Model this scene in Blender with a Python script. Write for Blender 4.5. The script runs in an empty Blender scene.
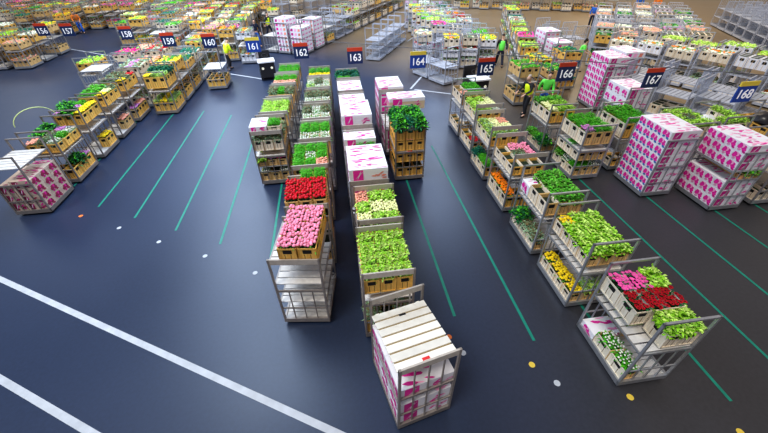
import bpy, math, random
from mathutils import Vector, Matrix
random.seed(7)
R = random.Random(11)
C = bpy.context.scene.collection
PI = math.pi

# ------------------------------------------------------------------ materials
def rgb(c): return (c[0], c[1], c[2], 1.0)
MATS = {}
def mat(name, col, rough=.6, metal=0., island=0., objrand=0., noise=0., nscale=8., spec=.5, emit=0.):
    """procedural material: base colour varied per mesh island, per object and by noise"""
    if name in MATS: return MATS[name]
    m = bpy.data.materials.new(name); m.use_nodes = True
    nt = m.node_tree; N = nt.nodes; L = nt.links
    b = N['Principled BSDF']
    b.inputs['Roughness'].default_value = rough
    b.inputs['Metallic'].default_value = metal
    b.inputs['Specular IOR Level'].default_value = spec
    hsv = N.new('ShaderNodeHueSaturation'); hsv.inputs['Color'].default_value = rgb(col)
    L.new(hsv.outputs[0], b.inputs['Base Color'])
    val = None
    def addrand(src, amt):
        nonlocal val
        mr = N.new('ShaderNodeMapRange')
        mr.inputs['To Min'].default_value = 1 - amt; mr.inputs['To Max'].default_value = 1 + amt
        L.new(src, mr.inputs['Value'])
        if val is None: val = mr.outputs[0]
        else:
            mu = N.new('ShaderNodeMath'); mu.operation = 'MULTIPLY'
            L.new(val, mu.inputs[0]); L.new(mr.outputs[0], mu.inputs[1]); val = mu.outputs[0]
    if island:
        g = N.new('ShaderNodeNewGeometry'); addrand(g.outputs['Random Per Island'], island)
    if objrand:
        o = N.new('ShaderNodeObjectInfo'); addrand(o.outputs['Random'], objrand)
    tc = N.new('ShaderNodeTexCoord')
    n = N.new('ShaderNodeTexNoise'); n.inputs['Scale'].default_value = nscale; n.inputs['Detail'].default_value = 4
    L.new(tc.outputs['Object'], n.inputs['Vector']); addrand(n.outputs['Fac'], max(noise, .06))
    L.new(val, hsv.inputs['Value'])
    if emit:
        b.inputs['Emission Color'].default_value = rgb(col); b.inputs['Emission Strength'].default_value = emit
    MATS[name] = m
    return m

def wood(name, c1, c2):
    if name in MATS: return MATS[name]
    m = mat(name, c1, .65, objrand=.12, island=.10)
    nt = m.node_tree; N = nt.nodes; L = nt.links
    tc = N.new('ShaderNodeTexCoord'); mp = N.new('ShaderNodeMapping'); mp.inputs['Scale'].default_value = (30, 30, 4)
    w = N.new('ShaderNodeTexNoise'); w.inputs['Scale'].default_value = 1.5; w.inputs['Detail'].default_value = 5
    cr = N.new('ShaderNodeValToRGB'); cr.color_ramp.elements[0].color = rgb(c2); cr.color_ramp.elements[1].color = rgb(c1)
    cr.color_ramp.elements[0].position = .3; cr.color_ramp.elements[1].position = .6
    L.new(tc.outputs['Object'], mp.inputs[0]); L.new(mp.outputs[0], w.inputs['Vector']); L.new(w.outputs['Fac'], cr.inputs[0])
    h = [n for n in N if n.type == 'HUE_SAT'][0]; L.new(cr.outputs[0], h.inputs['Color'])
    return m

STEEL = mat('galvanised_steel', (.42, .43, .45), .42, .55, objrand=.15, noise=.25, nscale=12)
PLANK = mat('weathered_plank', (.46, .42, .37), .65, objrand=.15, noise=.3, nscale=10)
STEELD = mat('brown_grey_steel', (.30, .27, .25), .5, .35, objrand=.15, noise=.25, nscale=12)
STEELB = mat('pale_steel_tube', (.55, .58, .66), .4, .35, objrand=.12, noise=.2)
DECK = mat('pale_deck_board', (.60, .58, .55), .6, island=.16, noise=.25, nscale=9)
DECKG = mat('grey_deck_board', (.38, .40, .45), .6, island=.12, noise=.3, nscale=9)
CREAMB = wood('cream_board', (.86, .80, .66), (.76, .68, .52))
HONEY = wood('honey_wood', (.90, .57, .15), (.74, .40, .07))
TAN = wood('tan_wood', (.78, .54, .24), (.62, .38, .14))
CREAM = wood('cream_wood', (.86, .77, .62), (.74, .60, .42))
BLACK = mat('black_opening', (.012, .011, .012), .8)
GAP = mat('slat_gap', (.16, .09, .03), .9)
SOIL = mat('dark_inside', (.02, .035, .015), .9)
RUBBER = mat('dark_rubber', (.02, .02, .022), .6)
WHITEC = mat('white_card', (.86, .85, .88), .55, objrand=.04, noise=.05)
SIDEC = mat('tan_card', (.72, .58, .40), .7, objrand=.08, noise=.1)
OFFC = mat('cream_card', (.62, .50, .40), .6, objrand=.1, noise=.1)
MAG = mat('magenta_print', (.72, .02, .32), .5, island=.25)
PINKP = mat('pink_print', (.90, .42, .62), .5, island=.2)
BLUEP = mat('blue_print', (.10, .22, .55), .5, island=.25)
SALM = mat('salmon_print', (.85, .30, .22), .5, island=.2)
DARKP = mat('dark_red_print', (.35, .03, .10), .5, island=.3)

# ------------------------------------------------------------------ mesh builder
class MB:
    def __init__(s): s.v = []; s.f = []; s.m = []; s.mats = []
    def mi(s, m):
        if m not in s.mats: s.mats.append(m)
        return s.mats.index(m)
    def add(s, vs, fs, m):
        o = len(s.v); s.v += [tuple(v) for v in vs]
        k = s.mi(m)
        for f in fs: s.f.append(tuple(i + o for i in f)); s.m.append(k)
    def box(s, a, b, m, skip=''):
        x0, y0, z0 = a; x1, y1, z1 = b
        vs = [(x0,y0,z0),(x1,y0,z0),(x1,y1,z0),(x0,y1,z0),(x0,y0,z1),(x1,y0,z1),(x1,y1,z1),(x0,y1,z1)]
        s.add(vs, [(0,3,2,1),(4,5,6,7),(0,1,5,4),(1,2,6,5),(2,3,7,6),(3,0,4,7)], m)
    def tube(s, pts, r, m, n=6, cap=True):
        pts = [Vector(p) for p in pts]; rings = []
        for i, p in enumerate(pts):
            d = (pts[min(i+1, len(pts)-1)] - pts[max(i-1, 0)]).normalized()
            a = d.cross(Vector((0, 0, 1)));
            if a.length < .01: a = d.cross(Vector((1, 0, 0)))
            a.normalize(); b = d.cross(a)
            rr = r[i] if isinstance(r, (list, tuple)) else r
            rings.append([p + a*rr*math.cos(2*PI*k/n) + b*rr*math.sin(2*PI*k/n) for k in range(n)])
        vs = [v for q in rings for v in q]; fs = []
        for i in range(len(pts)-1):
            for k in range(n):
                fs.append((i*n+k, i*n+(k+1) % n, (i+1)*n+(k+1) % n, (i+1)*n+k))
        if cap: fs.append(tuple(range(n))[::-1]); fs.append(tuple((len(pts)-1)*n+k for k in range(n)))
        s.add(vs, fs, m)
    def bar(s, a, b, w, m):
        a = Vector(a); b = Vector(b)
        s.tube([a, b], w*.7071, m, 4)
    def quad(s, p, m): s.add(p, [tuple(range(len(p)))], m)
    def mesh(s, name):
        me = bpy.data.meshes.new(name); me.from_pydata(s.v, [], s.f)
        for m in s.mats: me.materials.append(m)
        me.polygons.foreach_set('material_index', s.m); me.update()
        return me
    def build(s, name, parent=None): return link(name, s.mesh(name), parent)

def link(name, me, parent=None, loc=(0, 0, 0), rz=0):
    o = bpy.data.objects.new(name, me); C.objects.link(o)
    o.location = loc; o.rotation_euler = (0, 0, rz)
    if parent: o.parent = parent
    return o
def tag(o, label=None, cat=None, group=None, kind=None):
    if label: o['label'] = label
    if cat: o['category'] = cat
    if group: o['group'] = group
    if kind: o['kind'] = kind
    return o
def smooth(me):
    me.polygons.foreach_set('use_smooth', [True]*len(me.polygons)); return me

# ------------------------------------------------------------------ camera and world
F, H, PIT, ROL, YAW = 357.2925, 6.776, .67311, -.019401, .128613
cam = bpy.data.cameras.new('camera'); co = bpy.data.objects.new('camera', cam); C.objects.link(co)
cam.sensor_fit = 'HORIZONTAL'; cam.sensor_width = 36; cam.lens = F/768*36; cam.clip_end = 400
fwd = Vector((math.sin(YAW)*math.cos(PIT), math.cos(YAW)*math.cos(PIT), -math.sin(PIT)))
rt = Vector((math.cos(YAW), -math.sin(YAW), 0)); up = rt.cross(fwd)
r2 = math.cos(ROL)*rt + math.sin(ROL)*up; u2 = -math.sin(ROL)*rt + math.cos(ROL)*up
co.matrix_world = Matrix(((r2.x, u2.x, -fwd.x, 0), (r2.y, u2.y, -fwd.y, 0), (r2.z, u2.z, -fwd.z, H), (0, 0, 0, 1)))
bpy.context.scene.camera = co

sc = bpy.context.scene
sc.view_settings.view_transform = 'Standard'
sc.view_settings.look = 'Medium High Contrast'
sc.view_settings.exposure = 0.0
w = bpy.data.worlds.new('hall_light'); sc.world = w; w.use_nodes = True
nt = w.node_tree; N = nt.nodes; L = nt.links
bg = N['Background']; tc = N.new('ShaderNodeTexCoord'); sp = N.new('ShaderNodeSeparateXYZ')
L.new(tc.outputs['Generated'], sp.inputs[0])
ad = N.new('ShaderNodeMath'); ad.operation = 'MULTIPLY_ADD'; ad.inputs[1].default_value = .5; ad.inputs[2].default_value = .5
L.new(sp.outputs['X'], ad.inputs[0])
cr = N.new('ShaderNodeValToRGB'); L.new(ad.outputs[0], cr.inputs[0])
e = cr.color_ramp.elements
e[0].position = .15; e[0].color = (.62, .74, 1, 1); e[1].position = .95; e[1].color = (.92, .74, .58, 1)
k = cr.color_ramp.elements.new(.55); k.color = (.80, .80, .95, 1)
L.new(cr.outputs[0], bg.inputs['Color']); bg.inputs['Strength'].default_value = .36
def sun(name, d, e_, ang, col):
    l = bpy.data.lights.new(name, 'SUN'); l.energy = e_; l.angle = math.radians(ang); l.color = col
    o = bpy.data.objects.new(name, l); C.objects.link(o); o.location = (0, 10, 20)
    o.rotation_euler = (-Vector(d)).to_track_quat('Z', 'Y').to_euler(); return o
sun('roof_light', (.45, .30, -1), 1.7, 20, (1, .94, .84))
def strip_light(name, x, y, z, wx, wy, rz, watt, col):
    l = bpy.data.lights.new(name, 'AREA'); l.shape = 'RECTANGLE'; l.size = wx; l.size_y = wy; l.energy = watt; l.color = col
    o = bpy.data.objects.new(name, l); C.objects.link(o); o.location = (x, y, z); o.rotation_euler = (0, 0, rz)
strip_light('skylight_strip', -8.2, 24, 10, 4.6, 36, math.radians(14), 3900, (.66, .80, 1))
strip_light('skylight_strip', 10.0, 34, 10, 3.5, 36, math.radians(-14), 2300, (.62, .76, 1))
strip_light('skylight_strip', 27, 34, 10, 4, 36, math.radians(-28), 1700, (1, .84, .62))
strip_light('skylight_strip', -27, 34, 10, 4, 36, math.radians(28), 700, (.85, .92, 1))

# ------------------------------------------------------------------ floor
fb = MB(); fm = bpy.data.materials.new('dark_floor_coating'); fm.use_nodes = True
nt = fm.node_tree; N = nt.nodes; L = nt.links; b = N['Principled BSDF']
tc = N.new('ShaderNodeTexCoord')
n1 = N.new('ShaderNodeTexNoise'); n1.inputs['Scale'].default_value = .22; n1.inputs['Detail'].default_value = 3
n2 = N.new('ShaderNodeTexNoise'); n2.inputs['Scale'].default_value = 14; n2.inputs['Detail'].default_value = 6
L.new(tc.outputs['Object'], n1.inputs['Vector']); L.new(tc.outputs['Object'], n2.inputs['Vector'])
sp = N.new('ShaderNodeSeparateXYZ'); L.new(tc.outputs['Object'], sp.inputs[0])
# warm brown reflection painted into the far right floor colour, blue and grey elsewhere
def M2(op, a, b_, c=None):
    n = N.new('ShaderNodeMath'); n.operation = op
    for i, q in enumerate((a, b_, c)):
        if q is None: continue
        if isinstance(q, (int, float)): n.inputs[i].default_value = q
        else: L.new(q, n.inputs[i])
    return n.outputs[0]
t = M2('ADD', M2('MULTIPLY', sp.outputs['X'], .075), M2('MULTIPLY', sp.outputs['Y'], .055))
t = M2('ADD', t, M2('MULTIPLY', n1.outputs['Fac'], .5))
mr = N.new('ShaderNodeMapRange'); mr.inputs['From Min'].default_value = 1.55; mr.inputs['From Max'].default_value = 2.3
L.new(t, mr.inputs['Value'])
mg = N.new('ShaderNodeMapRange'); mg.inputs['From Min'].default_value = 1.2; mg.inputs['From Max'].default_value = 4.5
L.new(M2('ADD', sp.outputs['X'], M2('MULTIPLY', sp.outputs['Y'], -.18)), mg.inputs['Value'])
mx = N.new('ShaderNodeMix'); mx.data_type = 'RGBA'
mx.inputs['A'].default_value = (.020, .034, .074, 1); mx.inputs['B'].default_value = (.044, .044, .050, 1)
L.new(mg.outputs[0], mx.inputs['Factor'])
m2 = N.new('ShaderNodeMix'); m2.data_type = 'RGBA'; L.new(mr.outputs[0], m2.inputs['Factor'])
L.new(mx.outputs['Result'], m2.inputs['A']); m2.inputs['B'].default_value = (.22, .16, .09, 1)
m3 = N.new('ShaderNodeHueSaturation'); L.new(m2.outputs['Result'], m3.inputs['Color'])
v = M2('MULTIPLY_ADD', n2.outputs['Fac'], .5, .5); v = M2('ADD', v, M2('MULTIPLY', n1.outputs['Fac'], .5)); L.new(v, m3.inputs['Value'])
L.new(m3.outputs[0], b.inputs['Base Color'])
L.new(M2('MULTIPLY_ADD', n1.outputs['Fac'], .25, .28), b.inputs['Roughness'])
b.inputs['Specular IOR Level'].default_value = .6
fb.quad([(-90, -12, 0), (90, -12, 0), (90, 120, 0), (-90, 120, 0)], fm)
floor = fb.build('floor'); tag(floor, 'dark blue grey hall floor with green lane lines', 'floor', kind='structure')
GREEN = mat('green_line_paint', (.01, .24, .17), .5, noise=.3, nscale=5)
WPAINT = mat('white_line_paint', (.50, .53, .57), .55, noise=.3, nscale=4)
ORP = mat('orange_dot_paint', (.85, .22, .05), .5); YEP = mat('yellow_dot_paint', (.75, .55, .08), .5)
def strip(name, a, b_, wd, m, z=.004):
    a = Vector(a + (0,)); b2 = Vector(b_ + (0,)); d = (b2-a).normalized(); n = Vector((-d.y, d.x, 0))*wd/2
    q = MB(); cnt = max(1, int((b2-a).length)); 
    for i in range(cnt):
        p = a + (b2-a)*i/cnt; p2 = a + (b2-a)*(i+1)/cnt
        q.quad([p-n+Vector((0, 0, z)), p+n*-1*0+n+Vector((0, 0, z)), p2+n+Vector((0, 0, z)), p2-n+Vector((0, 0, z))][::-1], m)
    return q.build(name, floor)
def fy(x): return 5.85-.573*x
for x in (-9.35, -7.9, -6.5, -5.05, -3.62, -2.15, -.7, .75, 2.15, 3.62, 5.1, 6.57, 8.03, 9.55, 11.05, 12.5, 14, 15.5):
    strip('lane_line', (x, fy(x)), (x, 14.6-.54*x), .065, GREEN)
strip('white_line', (-16, 11.55), (2.2, 1.0), .13, WPAINT)
strip('white_line', (-14, 8.52), (0, .46), .13, WPAINT)
for a, b_ in (((-24, 35.7), (-15, 29.5)), ((4.1, 19.3), (6.1, 23.0)), ((4.3, 19.2), (7.5, 17.3)), ((7.7, 18.3), (10.4, 22.9)), ((-7.2, 24.6), (-4.2, 22.6)), ((6, 30), (9, 35))):
    strip('white_line', a, b_, .11, WPAINT)
for i, (x, y, m) in enumerate([(-8.22, 9.95, ORP), (-6.77, 9.14, WPAINT), (-5.37, 8.3, WPAINT), (-3.92, 7.5, WPAINT), (-2.49, 6.66, WPAINT), (1.88, 4.13, ORP), (2.06, 3.73, WPAINT), (3.33, 3.28, YEP), (3.63, 2.86, WPAINT), (4.82, 2.42, YEP), (6.27, 1.61, YEP)]):
    q = MB(); q.add([(x+.062*math.cos(a*PI/8), y+.062*math.sin(a*PI/8), .005) for a in range(16)], [tuple(range(16))], m)
    q.build('floor_dot', floor)
# ------------------------------------------------------------------ trolleys
W2, L2 = .5, .675
CART = {}
def cart_parts(style, shelves):
    key = (style, shelves)
    if key in CART: return CART[key]
    parts = []; tube = STEELB if 'b' in style else STEELD if 'd' in style else STEEL
    dk = DECKG if 'b' in style else DECK
    q = MB()
    q.box((-W2, -L2, .07), (W2, -L2+.05, .19), tube); q.box((-W2, L2-.05, .07), (W2, L2, .19), tube)
    q.box((-W2, -L2+.05, .07), (-W2+.04, L2-.05, .19), tube); q.box((W2-.04, -L2+.05, .07), (W2, L2-.05, .19), tube)
    for i in range(8):
        y0 = -L2+.055+i*(2*L2-.11)/8; q.box((-W2+.04, y0, .14), (W2-.04, y0+(2*L2-.11)/8-.012, .17), dk)
    parts.append(('deck', q.mesh('deck'), (0, 0, 0), 0))
    q = MB()    # end frame, built at y=0, facing -y
    for sx in (-1, 1): q.box((sx*.48-.02, -.02, .07), (sx*.48+.02, .02, 1.99), tube)
    if 'p' in style: q.box((-.5, -.015, 1.86), (.5, .015, 1.99), PLANK if 'b' not in style else tube)
    else: q.box((-.5, -.02, 1.95), (.5, .02, 1.99), tube)
    if 'c' in style:
        for zz in (1.45, .85): q.box((-.46, -.012, zz), (.46, .012, zz+.03), tube)
        for i in range(7): x = -.36+i*.12; q.box((x-.009, -.009, .19), (x+.009, .009, 1.95), tube)
    else:
        q.box((-.46, -.015, 1.06), (.46, .015, 1.11), tube); q.box((-.46, -.012, .52), (.46, .012, .55), tube)
        for x in (-.24, 0, .24): q.box((x-.011, -.011, .19), (x+.011, .011, 1.06), tube)
        if 'v' in style:
            for x in (-.24, 0, .24): q.box((x-.011, -.011, 1.11), (x+.011, .011, 1.88), tube)
    me = q.mesh('end_frame')
    parts.append(('end_frame', me, (0, -L2+.022, 0), 0)); parts.append(('end_frame', me, (0, L2-.022, 0), 0))
    if shelves:
        q = MB()
        q.box((-W2, -L2+.045, -.035), (-W2+.03, L2-.045, 0), tube); q.box((W2-.03, -L2+.045, -.035), (W2, L2-.045, 0), tube)
        n = 7
        for i in range(n):
            y0 = -L2+.05+i*(2*L2-.1)/n; q.box((-W2+.03, y0, -.025), (W2-.03, y0+(2*L2-.1)/n-.03, -.003), dk)
        sm = q.mesh('shelf')
        for z in shelves: parts.append(('shelf', sm, (0, 0, z), 0))
    if 'f' not in style:
        q = MB()
        q.tube([(-.02, 0, .05), (.02, 0, .05)], .05, RUBBER, 10); q.box((-.03, -.02, .06), (.03, .02, .13), tube)
        wm = q.mesh('caster')
        for sx in (-1, 1):
            for sy in (-1, 1): parts.append(('caster', wm, (sx*.4, sy*.57, 0), 0))
    CART[key] = parts
    return parts

class Cart:
    def __init__(s, x, y, style='', shelves=(1.12,), rot=0., label='', group=None, name='auction_trolley', tagname=''):
        """x,y = near left corner of the base; rot in degrees about it"""
        a = math.radians(rot); ca, sa = math.cos(a), math.sin(a)
        cx = x + W2*ca - L2*sa; cy = y + W2*sa + L2*ca
        s.M = Matrix.Translation((cx, cy, 0)) @ Matrix.Rotation(a, 4, 'Z'); s.rz = a
        o = bpy.data.objects.new(name, None); C.objects.link(o); o.location = (cx, cy, 0); o.rotation_euler = (0, 0, a)
        o.empty_display_size = .2
        tag(o, label, 'trolley', group)
        for n, me, loc, rz in cart_parts(style, shelves): link(n, me, o, loc, rz)
        s.o = o; s.tag = tagname or label
    def pt(s, x, y, z): return s.M @ Vector((x, y, z))

# ------------------------------------------------------------------ crates
CR = {}
def crate_mesh(sx, sy, h, side, end):  # cream sides with darker ends paint the light from the left into the boards
    key = (round(sx, 3), round(sy, 3), h, side.name, end.name)
    if key in CR: return CR[key]
    q = MB(); x, y = sx/2, sy/2; t = .014
    q.box((-x+t, -y+t, 0), (x-t, y-t, .015), side)
    for (ax, ay, bx, by, m, n, wdt) in ((-x, -y, x, -y, end, (0, -1), sx), (-x, y, x, y, end, (0, 1), sx), (-x, -y, -x, y, side, (-1, 0), sy), (x, -y, x, y, side, (1, 0), sy)):
        d = Vector((bx-ax, by-ay, 0)).normalized(); nn = Vector((n[0], n[1], 0)); A = Vector((ax, ay, 0))
        def bd(u0, u1, z0, z1, d0, d1, mm):
            p = A + d*u0 - nn*d0; r = A + d*u1 - nn*d1
            lo = (min(p.x, r.x), min(p.y, r.y), z0); hi = (max(p.x, r.x), max(p.y, r.y), z1); q.box(lo, hi, mm)
        bd(.02, wdt-.02, .01, h-.01, .010, .018, m)             # recessed panel
        bd(0, wdt, h-.035, h, 0, .012, m); bd(0, wdt, 0, .03, 0, .012, m)
        bd(0, .03, .03, h-.035, 0, .012, m); bd(wdt-.03, wdt, .03, h-.035, 0, .012, m)
        if wdt > .42: bd(wdt/2-.014, wdt/2+.014, .03, h-.035, .001, .012, m)
        for u in ([wdt*.34, wdt*.66] if wdt <= .42 else [wdt*.18, wdt*.36, wdt*.64, wdt*.82]):   # gaps between the upright slats
            o = A - nn*.0098; q.quad([o+d*(u-.006)+Vector((0, 0, .03)), o+d*(u+.006)+Vector((0, 0, .03)), o+d*(u+.006)+Vector((0, 0, h*.56)), o+d*(u-.006)+Vector((0, 0, h*.56))], GAP)
        cs = [wdt/2] if wdt <= .42 else [wdt*.27, wdt*.73]
        for c in cs:                                            # hand hole
            hw = min(.085, wdt*.25); z0, z1 = h*.60, h*.87
            o = A - nn*.0095
            pr = [(-hw, z0+.012), (-hw+.012, z0), (hw-.012, z0), (hw, z0+.012), (hw, z1-.012), (hw-.012, z1), (-hw+.012, z1), (-hw, z1-.012)]
            q.quad([o + d*(c+u) + Vector((0, 0, z)) for u, z in pr], BLACK)
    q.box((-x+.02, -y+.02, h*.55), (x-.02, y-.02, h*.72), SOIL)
    CR[key] = q.mesh('flower_crate'); return CR[key]

# ------------------------------------------------------------------ flowers
def leafset(q, rnd, sx, sy, z0, z1, n, ln, wd, m, dome=0., up_=.4):
    for _ in range(n):
        x = rnd.uniform(-sx/2, sx/2); y = rnd.uniform(-sy/2, sy/2)
        dz = dome*(1-(abs(x)/(sx/2))**2)*(1-(abs(y)/(sy/2))**2)
        z = rnd.uniform(z0, z1)+dz; a = rnd.uniform(0, 2*PI); el = rnd.uniform(-.2, 1)*up_
        l = ln*rnd.uniform(.6, 1.3); w_ = wd*rnd.uniform(.7, 1.2)
        d = Vector((math.cos(a)*math.cos(el), math.sin(a)*math.cos(el), math.sin(el))); s_ = Vector((-math.sin(a), math.cos(a), rnd.uniform(-.4, .4)))
        p = Vector((x, y, z))
        tip = p + d*l - Vector((0, 0, l*.25)); mid = p + d*l*.5
        q.add([p, mid+s_*w_/2, tip, mid-s_*w_/2], [(0, 1, 2), (0, 2, 3)], m)
def rosehead(q, rnd, c, r, m, cm=None, flat=False):
    n = 7; vs = [c + Vector((0, 0, r*.35 if not flat else -r*.1))]; fs = []
    rings = [(.45, .5), (.85, .25), (1.0, -.25)] if not flat else [(.35, .0), (.75, .12), (1.05, .02)]
    a0 = rnd.uniform(0, 6)
    for k, (rr, zz) in enumerate(rings):
        for i in range(n):
            a = a0 + 2*PI*(i+.5*k)/n; j = rnd.uniform(.85, 1.12)
            if flat and k == 2: j *= 1 if i % 2 else .82
            vs.append(c + Vector((math.cos(a)*rr*r*j, math.sin(a)*rr*r*j, zz*r*rnd.uniform(.8, 1.2))))
    for i in range(n): fs.append((0, 1+i, 1+(i+1) % n))
    for k in range(len(rings)-1):
        for i in range(n):
            a, b_ = 1+k*n+i, 1+k*n+(i+1) % n; c_, d = 1+(k+1)*n+(i+1) % n, 1+(k+1)*n+i
            fs.append((a, d, c_, b_))
    q.add(vs, fs, m)
    if cm: q.add([c + Vector((math.cos(t_*PI/3)*r*.28, math.sin(t_*PI/3)*r*.28, r*.12)) for t_ in range(6)], [(0, 1, 2, 3, 4, 5)], cm)
def lm(name, c): return mat(name, c, .55, island=.45, spec=.3)
LIME = lm('lime_leaf', (.30, .62, .035)); LIMEP = lm('pale_lime_leaf', (.52, .74, .16)); GRN = lm('fresh_green_leaf', (.09, .46, .02))
MID = lm('mid_green_leaf', (.16, .40, .06)); DKG = lm('dark_green_leaf', (.02, .17, .05)); DKB = lm('blue_green_leaf', (.01, .16, .12))
GREY = lm('grey_green_leaf', (.30, .45, .28)); BROWN = lm('dry_brown_stem', (.22, .16, .07))
def bm_(name, c, k=.22): return mat(name, c, .5, island=k, spec=.25)
FL = {   # code: (words, kind name, category, bloom material, centre, leaf material, n blooms per m2, r, height, flat)
 'P': ('pink roses', 'rose_bunch', bm_('pink_petal', (.94, .33, .48)), None, MID, .036),
 'R': ('bright red roses', 'rose_bunch', bm_('red_petal', (.58, .005, .018)), None, DKG, .036),
 'D': ('dark red gerberas', 'gerbera_bunch', bm_('dark_red_petal', (.42, .004, .015)), bm_('dark_flower_centre', (.02, .004, .006)), DKG, .043),
 'H': ('hot pink gerberas', 'gerbera_bunch', bm_('hot_pink_petal', (.88, .10, .42)), bm_('pink_flower_centre', (.75, .30, .35)), DKG, .042),
 'Y': ('yellow chrysanthemums', 'chrysanthemum_bunch', bm_('yellow_petal', (.95, .70, .02)), None, MID, .034),
 'O': ('orange flowers', 'flower_bunch', bm_('orange_petal', (.95, .26, .01)), None, MID, .034),
 'M': ('magenta flowers', 'flower_bunch', bm_('magenta_petal', (.75, .02, .25)), None, MID, .032),
 'V': ('purple pink flowers', 'flower_bunch', bm_('mauve_petal', (.55, .22, .50)), None, GREY, .03),
 'W': ('small white flowers', 'flower_bunch', bm_('white_petal', (.85, .86, .75)), None, GREY, .022),
 'K': ('pale yellow flowers', 'flower_bunch', bm_('cream_petal', (.85, .88, .45)), None, LIMEP, .03),
 'S': ('salmon flowers', 'flower_bunch', bm_('salmon_petal', (.90, .42, .30)), None, GREY, .03),
 'w': ('white sprigs', 'flower_bunch', bm_('white_petal', (.85, .86, .75)), None, GRN, .02),
}
FOL = {'l': ('lime green flowers', 'leafy_bunch', LIME, LIMEP, .10, .055, 1.),
       'p': ('pale lime flowers', 'leafy_bunch', LIMEP, LIME, .075, .05, .8),
       'g': ('fine green leaves', 'leafy_bunch', GRN, GRN, .055, .022, 1.6),
       'm': ('mid green leaves', 'leafy_bunch', MID, GRN, .10, .05, 1.),
       'd': ('dark green leaves', 'leafy_bunch', DKG, GRN, .13, .06, 1.2),
       'b': ('blue green leaves', 'leafy_bunch', DKB, DKG, .12, .05, 1.2),
       'y': ('light green stems', 'leafy_bunch', LIMEP, GREY, .09, .03, 1.),
       'x': ('grey green dried stems', 'leafy_bunch', GREY, BROWN, .11, .03, 1.3)}
FM = {}
def flower_meshes(code, sx, sy, h, var):
    key = (code, round(sx, 2), round(sy, 2), h, var)
    if key in FM: return FM[key]
    rnd = random.Random(str(key)); A = sx*sy; out = []
    if code in FL:
        _, kn, bmt, cm, lf, r = FL[code]
        q = MB(); leafset(q, rnd, sx*.96, sy*.96, h*.7, h+.045, int(A*(500 if code not in 'Ww' else 1500)), .09, .03, lf); out.append(('foliage', q.mesh('foliage')))
        q = MB(); step = r*1.42 if code not in 'Ww' else r*2.6; nx = max(2, int(sx/step)); ny = max(2, int(sy/step))
        for i in range(nx):
            for j in range(ny):
                if rnd.random() < .06: continue
                x = -sx/2+(i+.5+rnd.uniform(-.25, .25))*sx/nx; y = -sy/2+(j+.5+rnd.uniform(-.25, .25))*sy/ny
                x *= 1.04; y *= 1.04
                rosehead(q, rnd, Vector((x, y, h+.065+rnd.uniform(-.018, .03))), r*rnd.uniform(.85, 1.15), bmt, cm, cm is not None)
        out.append(('blossoms', smooth(q.mesh('blossoms')) if cm is None else q.mesh('blossoms')))
    else:
        _, kn, m1, m2_, ln, wd, dens = FOL[code]
        q = MB(); dome = {'d': .2, 'b': .12, 'g': .07, 'm': .06}.get(code, .05)
        k = {'d': 1.42, 'b': 1.2, 'l': 1.1, 'm': 1.1}.get(code, 1.0)
        leafset(q, rnd, sx*k, sy*k, h*.75, h+.09, int(A*3000*dens), ln, wd, m1, dome, .9)
        leafset(q, rnd, sx*k, sy*k, h+.02, h+.12, int(A*900*dens), ln*.8, wd, m2_, dome, .9)
        out.append((kn, q.mesh('foliage')))
    FM[key] = out; return out

ORD = ['front', 'second', 'third', 'fourth', 'fifth', 'sixth', 'seventh', 'eighth', 'ninth', 'tenth', 'eleventh', 'twelfth']
NCR = [0]; NBU = [0]; NCA = [0]
def place_crate(c, x, y, z, sx, sy, h, code, side, end, where, var, wordcrate='wooden'):
    """one crate and what stands in it; x,y in cart coordinates"""
    me = crate_mesh(sx, sy, h, side, end); NCR[0] += 1
    loc = c.pt(x, y, z+.002)
    o = link('flower_crate', me, None, loc, c.rz)
    words = 'no flowers' if code == '_' else (FL[code][0] if code in FL else FOL[code][0])
    tag(o, f'{wordcrate} crate of {words}, {where}' if code != '_' else f'empty {wordcrate} crate, {where}', 'crate', f'crates on {c.tag}')
    if code == '_': return
    ms = flower_meshes(code, sx-.02, sy-.02, h, var); NBU[0] += 1
    kn = (FL[code] if code in FL else FOL[code])[1]
    lab = f'{words} in the crate {where}'.replace('midway', 'midway')
    if len(ms) == 1:
        f = link(kn, ms[0][1], None, loc, c.rz); tag(f, lab, 'flowers' , f'flowers on {c.tag}')
    else:
        f = bpy.data.objects.new(kn, None); C.objects.link(f); f.location = loc; f.rotation_euler = (0, 0, c.rz); f.empty_display_size = .1
        tag(f, lab, 'flowers', f'flowers on {c.tag}')
        for n, me in ms: link(n, me, f)

COLN = {1: [''], 2: ['left', 'right'], 3: ['left', 'middle', 'right']}
ROWN = {1: [''], 2: ['front', 'back'], 3: ['front', 'midway', 'back'], 4: ['front', 'second', 'third', 'back'], 5: ['front', 'second row', 'third row', 'fourth row', 'back']}
def layer(c, z, grid, level='top', h=.27, side=None, end=None, wc='wooden', dz=None, x0=-.47, x1=.47, y0=-.635, y1=.635):
    """grid: rows from back to front split by '/', one char per crate, '.' = nothing"""
    side = side or HONEY; end = end or HONEY
    rows = grid.split('/')[::-1]; ny = len(rows)
    for j, row in enumerate(rows):
        nx = len(row)
        sx, sy = (x1-x0)/nx, (y1-y0)/ny
        for i, ch in enumerate(row):
            if ch == '.': continue
            pos = ' '.join(p for p in (ROWN[ny][j], COLN[nx][i]) if p)
            zz = z + (dz[j] if dz else 0)
            place_crate(c, x0+(i+.5)*sx, y0+(j+.5)*sy, zz, sx-.012, sy-.012, h, ch, side, end, f'{pos} on {level} of {c.tag}', (i*3+j) % 2, wc)

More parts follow.
